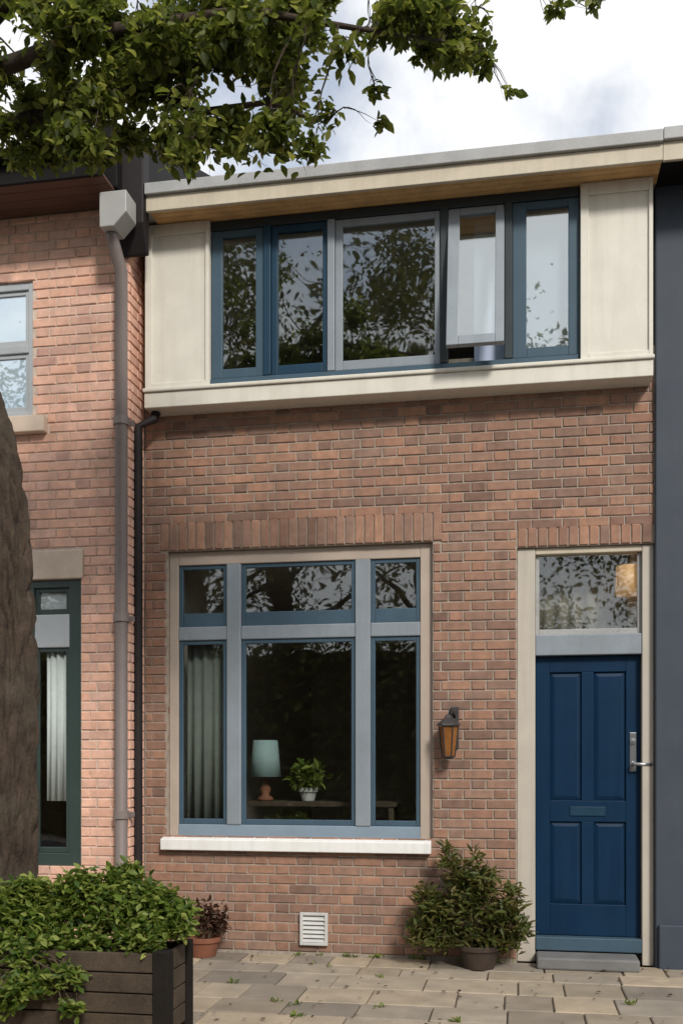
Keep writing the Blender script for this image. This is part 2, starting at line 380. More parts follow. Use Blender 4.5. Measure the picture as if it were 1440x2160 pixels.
# ================================================================== THE GROUND
def struct(o): o['kind'] = 'structure'; return o
struct(MB().box(-400, 400, -400, 400, -.5, -.16).build('ground', 'bedding'))
struct(MB().box(-120, 120, -11.0, -3.46, -.159, -.12).build('road', 'asphalt'))
KY = -3.2
pav = struct(MB().box(-14, 14, KY, .02, -.155, -.022).build('pavement', 'bedding'))
kerb = struct(MB().box(-14, 14, KY - .15, KY - .004, -.155, .0).build('kerb', 'kerb_stone', None, .012))
SLAB = {}
y = -.015; row = 0
while y > KY + .05:
    dp = rnd.choice((.29, .34, .40)); y2 = max(KY + .006, y - dp)
    if y2 - (KY) < .12: y2 = KY + .006
    x = -3.6 - rnd.random() * .4
    while x < 4.6:
        wd = rnd.choice((.30, .38, .45, .55, .62)); d = round(y - y2 - .009, 4)
        key = (wd, d)
        if key not in SLAB:
            mb = MB(); a, b_ = (wd - .009) / 2, d / 2; c = .006
            tp = [(-a + c, -b_ + c, .0), (a - c, -b_ + c, .001), (a - c, b_ - c, .0), (-a + c, b_ - c, -.001)]
            md_ = [(-a, -b_, -.007), (a, -b_, -.007), (a, b_, -.007), (-a, b_, -.007)]; bt = [(p[0], p[1], -.03) for p in md_]
            mb.v = tp + md_ + bt; mb.f = [(0, 1, 2, 3)] + [(r + i, r + 4 + i, r + 4 + (i + 1) % 4, r + (i + 1) % 4) for r in (0, 4) for i in range(4)]
            me = bpy.data.meshes.new('paving_slab'); me.from_pydata(mb.v, [], mb.f); me.materials.append(M['paving']); SLAB[key] = me
        o = bpy.data.objects.new('paving_slab', SLAB[key]); col.objects.link(o); o.parent = pav
        o.location = Vector((x + wd / 2, (y + y2) / 2, rnd.uniform(-.003, .003))) - WL[pav]
        o.rotation_euler = (rnd.uniform(-.006, .006), rnd.uniform(-.006, .006), rnd.uniform(-.004, .004))
        x += wd
    y = y2; row += 1

# ================================================================== THE MAIN HOUSE
YL = -.33; YB = -.18; YF = -.42            # left house front, bay front, fascia front
XL = PX(272, YL)                            # corner of the left house
XR = PX(1382, -.04)                         # start of the slate-grey neighbour
ZBAY = PZ(323, 862, YB)                     # underside of the bay
ZSOF = PZ(400, 468, YB) + .0                # underside of the eave where it meets the bay
house = thing('brick_house', 'narrow brown brick house with cream upper bay and navy front door', 'house', ((XL + XR) / 2, 0, 0))
# openings
wx0, wx1 = PX(352, 0), PX(912, 0); wz0, wz1 = PZ(640, 1770, 0), PZ(640, 1152, 0)
dx0, dx1 = PX(1090, 0), PX(1384, 0); dz0, dz1 = 0.0, PZ(1240, 1150, 0)
holes = [(wx0, wx1, wz0, wz1), (dx0, dx1 + .3, -1, dz1)]
mbw = MB(); slab_with_holes(mbw, XL, XR + .2, -.1, ZBAY + .3, .0085, .26, holes)
wall = mbw.build('wall', 'mortar_main', house)
rec = []
SOL = .225
lin = (wx0 - .06, wx1 + .06, wz1, wz1 + SOL); dlin = (dx0 - .0, XR + .0, dz1, dz1 + .15)
lay(rec, XL + .004, XR - .004, .02, ZBAY + .12, 0, holes + [lin, dlin])
x = lin[0]
while x < lin[1] - .03:                      # soldier course over the window
    rec.append(((x + .0375, -.003 + rnd.uniform(-.002, .002), wz1 + SOL / 2), .065, SOL - .01, 0., False)); x += .075
x = dlin[0]
while x < dlin[1] - .03:
    rec.append(((x + .0375, -.002, dz1 + .075), .065, .14, 0., False)); x += .075
# reveal bricks on the left side of the window and door openings
lay(rec, .006, .11, wz0, wz1, 0, [], rot=math.pi / 2, X=wx0 - .002)
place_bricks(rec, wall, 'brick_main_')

# body behind: rooms are dark boxes behind the windows
shell = MB()
shell.box(XL + .02, XR - .02, 5.8, 6.0, 0, 5.7); shell.box(XL + .003, XL + .16, .262, 5.8, 0, 5.7); shell.box(XR - .16, XR - .02, .262, 5.8, 0, 5.7)
shell.box(XL + .17, XR - .17, .262, 5.79, 3.3, 3.5)
PW = PX(1010, .3)
shell.box(PW - .05, PW + .05, .262, 5.79, -.02, 3.29)
shell.build('room_wall', 'plaster_dim', house)
MB().box(XL + .17, XR - .17, .263, 5.79, -.02, .12).build('room_floor', 'floor_wood', house)

# ---- window on the ground floor
def window_grid(parent_thing, name, xs, zs, y, depth, bar, fmat, gmat, skip=(), bars_v=None, bars_h=None, pane_depth=.03, sash=None, rail=None, bottom=None):
    """frame members as separate sub-parts: stiles/rails/mullions; xs, zs list of member centre lines with half widths"""
    fr = MB()
    x0, x1, z0, z1 = xs[0][0], xs[-1][1], zs[0][0], zs[-1][1]
    fr.box(x0, xs[0][1], y, y + depth, z0, z1); fr.box(xs[-1][0], x1, y, y + depth, z0, z1)
    if not bottom: fr.box(xs[0][1], xs[-1][0], y + .001, y + depth, z0, zs[0][1])
    fr.box(xs[0][1], xs[-1][0], y + .001, y + depth, zs[-1][0], z1)
    f = fr.build(name, fmat, parent_thing, .006)
    if bottom: box('bottom_rail', bottom, f, xs[0][1], xs[-1][0], y + .001, y + depth, z0, zs[0][1], .005)
    for (a, b_) in xs[1:-1]: box('mullion', bars_v or fmat, f, a, b_, y - .008, y + depth - .004, zs[0][1], zs[-1][0], .008)
    cuts = [xs[0][1]] + [c for p in xs[1:-1] for c in p] + [xs[-1][0]]
    for (c, d) in zs[1:-1]:
        for i in range(0, len(cuts), 2): box('transom_bar', bars_h or fmat, f, cuts[i], cuts[i + 1], y + .002, y + depth - .006, c, d, .008)
    zc = [zs[0][1]] + [c for p in zs[1:-1] for c in p] + [zs[-1][0]]
    for i in range(0, len(cuts), 2):
        for k in range(0, len(zc), 2):
            if (i // 2, k // 2) in skip: continue
            a, b_, c, d = cuts[i], cuts[i + 1], zc[k], zc[k + 1]
            s = .034
            sm = MB(); sm.box(a, a + s, y + .018, y + .05, c, d); sm.box(b_ - s, b_, y + .018, y + .05, c, d)
            rr_ = rail if (rail and k) else s * 1.3; sm.box(a + s, b_ - s, y + .019, y + .049, c, c + rr_); sm.box(a + s, b_ - s, y + .019, y + .049, d - s, d)
            sm.build('sash', sash or fmat, f, .005)
            g = gmat if isinstance(gmat, str) else gmat(i // 2, k // 2)
            MB().box(a + s * .6, b_ - s * .6, y + pane_depth, y + pane_depth + .006, c + rr_ * .7, d - s * .6).build('pane', g, f)
    return f
YW = .055
ax = lambda a: PX(a, YW)
zt = lambda yy: PZ(640, yy, YW)
window_grid(house, 'window', [(wx0 + .002, ax(376)), (ax(478), ax(508)), (ax(749), ax(781)), (ax(886), wx1 - .002)],
            [(wz0 + .006, zt(1742)), (zt(1346), zt(1317)), (zt(1184), wz1 - .002)], YW, .075, None, 'surround', 'glass_low', bars_v='frame_grey', bars_h='frame_grey', sash='frame_blue', rail=.11, bottom='frame_sky')  # one blue-grey frame paint; darker sash blue holds the shade on the rails
sx0, sx1 = PX(338, -.06), PX(908, -.06)
MB().prism([(-.065, wz0 - .098), (-.065, wz0 - .012), (.012, wz0 + .003), (.17, wz0 + .005), (.17, wz0 - .098)], 'x', sx0, sx1).build('window_sill', 'white_stone', house, .006)
# ---- door
YD = .10
fl0, fl1 = dx0, PX(1128, YD)
box('door_frame', 'jamb_paint', house, dx0 + .001, dx0 + .135, .03, .17, .0, dz1 - .002, .006)
box('door_frame', 'jamb_paint', house, XR - .085, XR - .003, .03, .17, .0, dz1 - .003, .006)
ddz0, ddz1 = PZ(1240, 1976, YD), PZ(1240, 1384, YD); ix0, ix1 = dx0 + .135, XR - .085
tr0, tr1 = ddz1, PZ(1240, 1340, YD)
box('door_head', 'frame_grey', house, ix0 + .001, ix1 - .001, .04, .17, ddz1 + .004, tr1, .006)
box('frame_head', 'fascia_paint', house, ix0 + .001, ix1 - .001, .035, .17, dz1 - .05, dz1 - .002, .006)
fan = MB(); s = .03
fan.box(ix0 + .002, ix0 + s, .07, .11, tr1 + .001, dz1 - .051); fan.box(ix1 - s, ix1 - .002, .07, .11, tr1 + .001, dz1 - .051); fan.box(ix0 + s, ix1 - s, .071, .11, tr1 + .001, tr1 + .045)
fl = fan.build('fanlight', 'lead_grey', house, .004)
MB().box(ix0 + s * .7, ix1 - s * .7, .088, .094, tr1 + .04, dz1 - .048).build('pane', 'glass_low', fl)
# the leaf: stiles, rails and recessed panels
st, rl = .105, .13
leaf = MB(); lx0, lx1 = ix0 + .004, ix1 - .004; mid = (lx0 + lx1) / 2
zr = [ddz0 + .004, ddz0 + .24, ddz0 + .86, ddz0 + 1.02, ddz1 - .12, ddz1]
leaf.box(lx0, lx0 + st, YD, YD + .045, zr[0], zr[5]); leaf.box(lx1 - st, lx1, YD, YD + .045, zr[0], zr[5])
for a, b_ in ((0, 1), (2, 3), (4, 5)): leaf.box(lx0 + st, lx1 - st, YD + .0005, YD + .045, zr[a], zr[b_])
for a, b_ in ((1, 2), (3, 4)): leaf.box(mid - .045, mid + .045, YD + .001, YD + .045, zr[a], zr[b_])
door = leaf.build('door', 'door_navy', house, .004)
for a, b_ in ((1, 2), (3, 4)):
    for p0, p1 in ((lx0 + st, mid - .045), (mid + .045, lx1 - st)):
        pm = MB(); q = .035; z0_, z1_ = zr[a], zr[b_]
        v = [(p0, YD + .022, z0_), (p1, YD + .022, z0_), (p1, YD + .022, z1_), (p0, YD + .022, z1_), (p0 + q, YD + .010, z0_ + q), (p1 - q, YD + .010, z0_ + q), (p1 - q, YD + .010, z1_ - q), (p0 + q, YD + .010, z1_ - q)]
        pm.v = v; pm.f = [(4, 5, 6, 7)] + [(i, (i + 1) % 4, 4 + (i + 1) % 4, 4 + i) for i in range(4)]
        pm.build('door_panel', 'door_navy', door)
box('letter_plate', 'frame_navy', door, mid - .13, mid + .13, YD - .008, YD - .0005, zr[2] + .045, zr[2] + .115, .004)
hx = lx1 - .055; hz = PZ(1345, 1612, YD)
hp = box('handle_plate', 'chrome', door, hx - .024, hx + .024, YD - .010, YD - .0005, hz - .055, hz + .235, .004)
MB().tube([(hx, YD - .008, hz), (hx, YD - .06, hz), (hx + .015, YD - .068, hz), (hx + .13, YD - .068, hz - .004)], .0125, 12).build('handle', 'chrome', door, smooth=True)
kn = MB().lathe([(.0, 0), (.022, 0), (.022, .012), (.0, .014)], (0, 0, 0), 16); kn.v = [(hx + v_[0], YD - .010 - v_[2], hz + .17 + v_[1]) for v_ in kn.v]; kn.build('latch', 'chrome', door)
box('threshold', 'frame_blue', house, ix0 + .002, ix1 - .002, .02, .17, ddz0 - .10, ddz0, .006)
dst = MB(); dst.box(PX(1132, -.3), PX(1352, -.3), -.24, .019, .0, ddz0 - .105)
dst.build('doorstep', 'step_stone', house, .014)

# ---- bay on the upper floor
bxl = PX(306, YB); bxr = PX(1384, YB) - .012
uz = lambda a: PZ(400, a, YB)
ZS0 = ZBAY; ZS1 = uz(816)                   # bay sill band
box('bay_band', 'cream_paint', house, bxl + .0, bxr - .012, YB - .022, .145, ZS0, ZS1 - .031, .006)
box('bay_sill', 'cream_paint', house, bxl - .008, bxr - .004, YB - .04, .15, ZS1 - .03, ZS1, .008)
px0, px1 = PX(442, YB), PX(1222, YB)
ZH = ZSOF - .002
for a, b_ in ((bxl, px0 - .001), (px1 + .001, bxr - .012)):
    pn = MB(); pn.box(a + .005, b_, YB, YB + .12, ZS1 + .001, ZH); pp = pn.build('bay_panel', 'cream_paint', house, .004)
    tw = .062
    t4 = MB(); t4.box(a + .005, a + tw, YB - .018, YB - .0005, ZS1 + .002, ZH - .002); t4.box(b_ - .03, b_ - .001, YB - .018, YB - .0005, ZS1 + .002, ZH - .002); t4.box(a + tw, b_ - .03, YB - .017, YB - .0005, ZH - .09, ZH - .002); t4.box(a + tw, b_ - .03, YB - .017, YB - .0005, ZS1 + .002, ZS1 + .04)
    t4.build('panel_trim', 'cream_paint', pp, .004)
box('bay_side', 'cream_paint', house, bxl + .005, bxl + .06, YB + .121, .25, ZS1 + .001, ZH)
box('bay_side', 'cream_paint', house, bxr - .07, bxr - .013, YB + .121, .25, ZS1 + .001, ZH)
# ribbon of casements
cas = [  # px left, px right, frame colour, glass, tilt degrees (top hung, open at the foot)
    (443, 562, 'frame_blue', 'glass', 0), (562, 697, 'frame_navy', 'glass', 0), (697, 936, 'frame_grey', 'glass', 0),
    (936, 1072, 'frame_grey', 'glass_sky', 13), (1072, 1222, 'frame_blue', 'glass_sky', 0)]
hd = box('window_head', 'frame_dark', house, px0 + .001, px1 - .001, YB + .02, YB + .11, ZH - .07, ZH - .001, .005)
box('window_base', 'frame_blue', house, px0 + .001, px1 - .001, YB + .015, YB + .11, ZS1 + .001, ZS1 + .055, .005)
for i, (a, b_, fm, gm, tilt) in enumerate(cas):
    xa, xb = PX(a, YB), PX(b_, YB); za, zb = ZS1 + .057, ZH - .072
    if i:
        box('mullion', ['', 'frame_navy', 'frame_grey', 'frame_dark', 'frame_dark'][i], house, xa - .028, xa + .028, YB + .01, YB + .11, za, zb, .005)
    xa += .03 if i else .002; xb -= .03 if i < 4 else .002
    s = (.085, .05, .055, .085, .10)[i]
    yy = YB + .03
    sm = MB(); sm.box(xa, xa + s, yy, yy + .045, za + .002, zb - .002); sm.box(xb - s * .75, xb, yy, yy + .045, za + .002, zb - .002)
    sm.box(xa + s, xb - s * .75, yy + .0005, yy + .0445, za + .002, za + .075); sm.box(xa + s, xb - s * .75, yy + .0005, yy + .0445, zb - .055, zb - .002)
    gl = MB().box(xa + s - .01, xb - s * .75 + .01, yy + .02, yy + .026, za + .06, zb - .045)
    if tilt:
        ca, sa = math.cos(math.radians(tilt)), math.sin(math.radians(tilt))
        for q in (sm, gl): q.v = [(vx, yy + ca * (vy - yy) + sa * (vz - zb), zb - sa * (vy - yy) * -1 * -1 + ca * (vz - zb)) for vx, vy, vz in q.v]
    wn = sm.build('casement', fm, house, .005); gl.build('pane', gm, wn)
# roof: soffit boards, fascia, lead edge
ZFB = PZ(323, 444, YF); ZFT = PZ(323, 412, YF); ZLT = PZ(323, 388, YF)
fx0 = PX(307, YF) + .012; fx1 = XR + .0
n = 5
for k in range(n):
    a = YF + .032 + k * (.0 + (YB + .10 - YF - .032) / n); b_ = a + (YB + .10 - YF - .032) / n - .004
    box('soffit_board', 'soffit_wood', house, fx0, fx1 - .001, a, b_, ZSOF, ZSOF + .018, .002)
box('fascia', 'fascia_paint', house, fx0 - .01, fx1 - .001, YF, YF + .03, ZFB, ZFT, .004)
box('roof_edge', 'lead_grey', house, fx0 - .012, fx1 - .001, YF - .03, YF + .10, ZFT + .001, ZLT, .006)
rf = MB().prism([(YF + .032, ZSOF + .02), (YF + .032, ZFT - .002), (YF + .1, ZLT - .002), (6.1, ZLT + .06), (6.1, ZSOF + .02)], 'x', XL + .01, fx1 - .001).build('roof', 'lead_grey', house)

# ================================================================== THE LEFT HOUSE
lh = thing('pink_brick_house', 'sunlit pink brick house with dark eaves behind the leaning tree trunk', 'house', (XL - 1.6, YL, 0))
LX0 = XL - 4.2; ZE = PZ(120, 374, YL - .45)  # soffit
l1 = (PX(-150, YL), PX(170, YL), PZ(120, 1835, YL), PZ(120, 1222, YL))
l2 = (PX(-210, YL), PX(68, YL), PZ(40, 884, YL), PZ(40, 590, YL))
lholes = [l1, l2]
mbl = MB(); slab_with_holes(mbl, LX0, XL - .012, -.1, ZE + .1, YL + .0085, YL + .28, lholes)
mbl.box(LX0, XL - .012, 4.0, 4.2, -.1, ZE); mbl.box(LX0, LX0 + .2, YL + .282, 3.999, -.1, ZE); mbl.box(XL - .17, XL - .012, YL + .282, 3.999, -.1, ZE)
mbl.box(LX0 + .2, XL - .18, YL + .282, 3.99, 3.2, 3.4); mbl.box(LX0 + .2, XL - .18, YL + .282, 3.99, -.05, .1)
lw = mbl.build('wall', 'mortar_left', lh)
rec = []
l1lin = (l1[0] - .08, l1[1] + .02, l1[3], PZ(120, 1160, YL))
l2sill = (l2[0] - .1, PX(100, YL), PZ(40, 918, YL), l2[2])
lay(rec, LX0, XL, .02, ZE, YL, lholes + [l1lin, l2sill])
lay(rec, YL + .012, -.002, .02, ZE, 0, [], rot=math.pi / 2, X=XL)
lay(rec, YL + .012, YL + .12, l2[2], l2[3], 0, [], rot=-math.pi / 2, X=l2[1])
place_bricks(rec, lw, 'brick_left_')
box('lintel', 'stone_lintel', lh, l1lin[0], l1lin[1], YL - .008, YL + .05, l1lin[2] + .002, l1lin[3] - .003, .008)
box('window_sill', 'stone_lintel', lh, l2sill[0], l2sill[1], YL - .07, YL + .1, l2sill[2] + .002, l2sill[3] + .004, .008)
yl = YL + .022
bx_ = lambda a: PX(a, yl); bz = lambda a: PZ(120, a, yl)
window_grid(lh, 'window', [(l1[0] + .002, bx_(-110)), (bx_(52), bx_(72)), (bx_(146), l1[1] - .002)], [(l1[2] + .004, bz(1800)), (bz(1366), bz(1296)), (bz(1240), l1[3] - .002)], yl, .07, None, 'frame_green', 'glass_low', bars_h='frame_pale')
bz2 = lambda a: PZ(40, a, yl)
window_grid(lh, 'window', [(l2[0] + .002, bx_(-170)), (bx_(-70), bx_(-45)), (bx_(60), l2[1] - .002)], [(l2[2] + .006, bz2(868)), (bz2(745), bz2(728)), (bz2(612), l2[3] - .002)], yl, .07, None, 'frame_pale', 'glass_sky')
# eave, gutter, roof
YE = YL - .45
for k in range(4):
    a = YE + .03 + k * .108
    box('soffit_board', 'soffit_brown', lh, LX0, XL - .03, a, a + .104, ZE + .002, ZE + .02, .002)
box('fascia', 'black_paint', lh, LX0, XL - .03, YE, YE + .028, ZE - .01, ZE + .20, .004)
gt = []
for i in range(9): an = math.pi * i / 8; gt.append((YE - .055 - .05 * math.cos(an), ZE + .19 - .055 * math.sin(an)))
MB().prism(gt, 'x', LX0, XL - .03).build('gutter', 'black_paint', lh)
pit = math.tan(math.radians(22))
rz = lambda yy: ZE + .215 + (yy - YE) * pit
MB().prism([(YE - .03, rz(YE - .03)), (4.3, rz(4.3)), (4.3, rz(4.3) - .1), (YE + .03, rz(YE) - .05)], 'x', LX0, XL - .17).build('roof', 'roof_slate', lh)
MB().prism([(YE + .22, ZE + .02), (YE + .22, rz(YE + .22) + .2), (4.3, rz(4.3) + .2), (4.3, ZE + .02)], 'x', XL - .168, XL - .002).build('party_wall', 'black_paint', lh, .006)
cx0, cx1 = PX(246, YL - .12), PX(303, YL - .12)
MB().prism([(YL - .13, PZ(270, 278, YL - .13)), (YL - .003, PZ(270, 290, YL - .13)), (YL - .003, PZ(270, 545, YL)), (YL - .03, PZ(270, 545, YL)), (YL - .13, PZ(270, 470, YL - .13))], 'x', cx0, cx1).build('corbel', 'pipe_dark', lh, .01)
# downpipe and hopper
pr = .048; pxx = PX(256, YL - .07); py_ = YL - .072
hz1, hz0 = PZ(238, 408, YL - .3), PZ(238, 482, YL - .3)
dp = MB().tube([(pxx - .01, YL - .24, hz0 + .03), (pxx - .01, YL - .22, hz0 - .03), (pxx, py_, hz0 - .20), (pxx, py_, .18), (pxx, py_ - .06, .06)], pr, 16).build('downpipe', 'pipe_grey', lh, smooth=True)
hx0, hx1 = PX(209, YL - .34), PX(266, YL - .34)
hm = MB(); hb = len(hm.v); yb0, yb1 = YL - .33, YL - .262
hm.prism([(hx0, hz1), (hx1, hz1), (hx1, hz0 + .10), (pxx + .05, hz0), (pxx - .06, hz0), (hx0, hz0 + .10)], 'y', YL - .34, YL - .14)
hm.build('hopper_head', 'hopper_grey', dp, .008)
for zz in (1.1, 2.6, 4.1): 
    MB().lathe([(pr + .001, -.03), (pr + .012, -.03), (pr + .012, .03), (pr + .001, .03)], (pxx, py_, zz), 16).box(pxx - .08, pxx + .08, py_ + .055, py_ + .07, zz - .02, zz + .02).build('bracket', 'pipe_grey', dp)

# dark rainwater pipe in the corner under the bay
rpx = PX(291, -.20)
rp = MB().tube([(bxl + .06, -.10, ZBAY - .002), (bxl + .05, -.12, ZBAY - .06), (rpx, -.20, ZBAY - .14), (rpx, -.20, .3), (rpx, -.20, .01)], .036, 14).build('corner_pipe', 'pipe_dark', house, smooth=True)

# ================================================================== THE RIGHT NEIGHBOUR
rh = thing('rendered_house', 'slate grey rendered house wall at the right edge beside the navy door', 'house', (XR + 1.5, -.04, 0))
mbr = MB(); mbr.box(XR, XR + 4, -.04, 6, -.1, ZSOF + .02)
mbr.build('wall', 'slate_render', rh, .01)
box('plinth', 'slate_render', rh, XR + .02, XR + 4, -.075, -.0405, -.05, .32, .01)
box('fascia', 'fascia_paint', rh, XR + .001, XR + 4, YF + .002, YF + .03, ZFB - .005, ZFT + .01, .004)
box('roof_edge', 'lead_grey', rh, XR + .001, XR + 4, YF - .03, YF + .1, ZFT + .011, ZLT + .01, .006)
box('soffit_board', 'black_paint', rh, XR + .001, XR + 4, YF + .032, -.042, ZSOF - .0, ZSOF + .018, .002)
MB().prism([(YF + .032, ZSOF + .022), (YF + .032, ZFT), (YF + .1, ZLT), (6.1, ZLT + .06), (6.1, ZSOF + .022)], 'x', XR + .001, XR + 4).build('roof', 'lead_grey', rh)

# ================================================================== WALL LANTERN
c = P(946, 1560, -.1); lz0, lz1 = PZ(948, 1596, -.1), PZ(948, 1530, -.1)
ln = thing('wall_lantern', 'small dark wall lantern with amber glass between window and navy door', 'lantern', (c.x, -.004, lz0))
box('back_plate', 'iron', ln, c.x + .01, c.x + .07, -.016, -.005, lz0 + .06, lz1 + .14, .004)
MB().tube([(c.x + .04, -.012, lz1 + .06), (c.x + .035, -.05, lz1 + .11), (c.x + .01, -.10, lz1 + .12), (c.x, -.11, lz1 + .06)], .009, 10).build('arm', 'iron', ln, smooth=True)
MB().lathe([(.0, .085), (.02, .075), (.03, .055), (.085, .01), (.09, -.004), (.0, -.005)][::-1], (c.x, -.11, lz1), 6).build('cap', 'iron', ln)
MB().lathe([(.045, 0), (.07, lz1 - lz0 - .012)], (c.x, -.11, lz0 + .003), 6).build('lantern_glass', 'amber_glass', ln)
cg = MB()
for k in range(6):
    a = math.pi / 3 * k
    cg.tube([(c.x + .047 * math.cos(a), -.11 + .047 * math.sin(a), lz0), (c.x + .073 * math.cos(a), -.11 + .073 * math.sin(a), lz1 - .006)], .005, 6)
cg.lathe([(.0, -.02), (.02, -.018), (.05, -.004), (.05, .004)], (c.x, -.11, lz0), 6)
cg.build('cage', 'iron', ln)

# ================================================================== POTS AND PLANTS
def pot(name, m, label, cat, c, r0, r1, h, rim=.02):
    t = thing(name, label, cat, c)
    MB().lathe([(r0, 0), (r1, h - rim * 1.8), (r1 + rim * .6, h - rim * 1.8), (r1 + rim * .7, h), (r1 - .012, h), (r1 - .02, h - .04)], c, 28).build('body', m, t, smooth=False, bevel=.003)
    MB().lathe([(.001, h - .045), (r1 - .012, h - .045), (r1 - .014, h - .035), (.001, h - .03)], c, 20).build('soil', 'soil', t)
    return t
gp = lambda px, Y: Vector((PX(px, Y), Y, 0.004))
vx, vz0, vz1 = PX(663, 0), PZ(663, 1994, 0), PZ(663, 1925, 0)
vt = thing('wall_vent', 'pale grey louvred vent low on the brick wall below the window', 'vent', (vx, -.006, vz0))
vf = MB(); vf.box(vx - .11, vx - .085, -.035, -.006, vz0, vz1); vf.box(vx + .085, vx + .11, -.035, -.006, vz0, vz1); vf.box(vx - .085, vx + .085, -.0345, -.006, vz0, vz0 + .022); vf.box(vx - .085, vx + .085, -.0345, -.006, vz1 - .022, vz1)
vf.build('frame', 'pot_pale', vt, .004)
box('backing', 'pot_pale', vt, vx - .085, vx + .085, -.0105, -.006, vz0 + .022, vz1 - .022, 0)
nl = 6; pitch = (vz1 - vz0 - .05) / nl
for k in range(nl):
    z_ = vz0 + .026 + k * pitch
    MB().prism([(-.033, z_), (-.030, z_ - .002), (-.011, z_ + pitch * .75), (-.011, z_ + pitch * .85)], 'x', vx - .085, vx + .085).build('louvre', 'pot_pale', vt)
pot('plant_pot', 'pot_dark', 'dark brown pot holding the bushy shrub beside the navy door', 'pot', gp(1010, -.26), .11, .145, .17)
pot('plant_pot', 'terracotta', 'terracotta pot by the wall half hidden behind the timber planter', 'pot', gp(430, -.20), .09, .12, .15)

def shrub(name, label, base, clumps, m, L0, L1, asp, seed, group=None, upright=.2, stems=9, stem_r=.008):
    rg = np.random.default_rng(seed); rr = random.Random(seed)
    t = thing(name, label, 'shrub', base, group)
    pts = np.concatenate([blob(c_, r_, n_, rg, .35) for c_, r_, n_ in clumps])
    pts = pts[pts[:, 2] > .03]
    leaves_mesh('foliage', m, t, pts, L0, L1, asp, rg, upright=upright)
    mb = MB()
    for k in range(stems):
        c_, r_, _ = clumps[k % len(clumps)]
        tip = Vector(c_) + Vector((rr.uniform(-.7, .7) * r_[0], rr.uniform(-.7, .7) * r_[1], rr.uniform(.1, .8) * r_[2]))
        b0 = Vector(base) + Vector((rr.uniform(-.05, .05), rr.uniform(-.04, .04), 0)); md = (b0 + tip) / 2 + Vector((rr.uniform(-.06, .06), rr.uniform(-.06, .06), .03))
        mb.tube([b0, md, tip], [stem_r, stem_r * .7, stem_r * .3], 6)
    mb.build('stems', 'stem', t)
    return t
b0 = gp(1000, -.26); b0.z = .17
Yd = -.26
cl = []
for (px_, py2, rx, rz_, n_) in ((985, 1900, .17, .17, 520), (930, 1930, .17, .13, 420), (1050, 1935, .17, .13, 420), (970, 1850, .10, .13, 230), (1025, 1865, .10, .12, 200), (890, 1955, .11, .08, 180), (1095, 1960, .10, .10, 180), (945, 1815, .06, .12, 110), (1000, 1825, .05, .12, 90), (900, 1900, .10, .12, 200), (1080, 1900, .08, .12, 160), (1000, 1980, .22, .10, 350), (930, 1985, .14, .08, 260), (1065, 1990, .13, .08, 240), (880, 1985, .09, .06, 120)):
    q = P(px_, py2, Yd); cl.append((q, (rx, .15, rz_), n_))
shrub('potted_shrub', 'bushy dark green shrub in a pot between window and navy door', b0, cl, 'leaf_door', .05, .10, .28, 3, upright=.35, stems=16)
b0 = gp(430, -.20); b0.z = .12
q = P(438, 1936, -.20)
shrub('potted_shrub', 'small brown leaved plant in the terracotta pot by the planter', b0, [(q, (.14, .10, .12), 320), (q + Vector((.09, 0, -.06)), (.08, .08, .08), 120)], 'leaf_pot', .03, .06, .5, 5, stems=6, stem_r=.005)

# ================================================================== INSIDE
def curtain(name, m, label, cat, x0, x1, y, z0, z1, folds, amp):
    mb = MB(); n = folds * 8
    for i in range(n + 1):
        x = x0 + (x1 - x0) * i / n; yy = y + amp * math.sin(i / 8 * 2 * math.pi) + amp * .3 * math.sin(i * .37)
        mb.v += [(x, yy, z0), (x, yy, z1)]
    for i in range(n): mb.f.append((2 * i, 2 * i + 2, 2 * i + 3, 2 * i + 1))
    o = mb.build(name, m, None, smooth=True); md = o.modifiers.new('thick', 'SOLIDIFY'); md.thickness = .004
    return tag(o, label, cat)
curtain('curtain', 'linen', 'white curtain put in for a bright reflection in the pink house lower window', 'curtain', PX(99, YL + .08), PX(141, YL + .08), YL + .085, PZ(120, 1690, YL + .085), PZ(120, 1378, YL + .085), 3, .012)  # white cloth stands in for a bright reflection on this glass
curtain('curtain', 'net_grey', 'grey green curtain behind the left light of the ground floor window', 'curtain', PX(396, .2), PX(482, .2), .20, PZ(440, 1730, .3), PZ(440, 1360, .3), 4, .015)
rb0 = MB().box(PX(72, YL + .07), PX(146, YL + .07), YL + .068, YL + .071, PZ(120, 1290, YL + .07), PZ(120, 1246, YL + .07)).build('roller_blind', 'blind_grey', None)
tag(rb0, 'grey blind behind the top light of the pink house lower window', 'blind')
rb = MB().box(PX(1090, YB + .16), PX(1222, YB + .16), YB + .15, YB + .155, ZS1 + .04, ZH - .1).build('roller_blind', 'blind_sky_tone', None)  # added so the pane gets the pale brightness of reflected sky
tag(rb, 'pale blue blind added for the sky tone of the rightmost upper window', 'blind')
rb2 = MB().box(PX(1000, YB + .16), PX(1066, YB + .16), YB + .165, YB + .17, ZS1 + .02, ZH - .1).build('roller_blind', 'blind_sky_tone', None)  # added behind the tilted pane in place of a strong sky reflection
tag(rb2, 'pale blind added for the sky brightness of the slightly open upper casement', 'blind')
c = P(556, 1632, .36)
tb = thing('console_table', 'dark table inside the ground floor window under the pale lamp', 'table', (c.x + .3, .44, .12))
tz = PZ(600, 1690, .42)
box('tabletop', 'timber_dark', tb, c.x - .35, c.x + 1.1, .28, .6, tz - .04, tz, .006)
for a in (c.x - .33, c.x + 1.04):
    for b_ in (.29, .55): box('leg', 'timber_dark', tb, a, a + .04, b_, b_ + .04, .121, tz - .041)
lp = thing('table_lamp', 'table lamp with pale teal shade behind the large ground floor pane', 'lamp', (c.x, .42, tz))
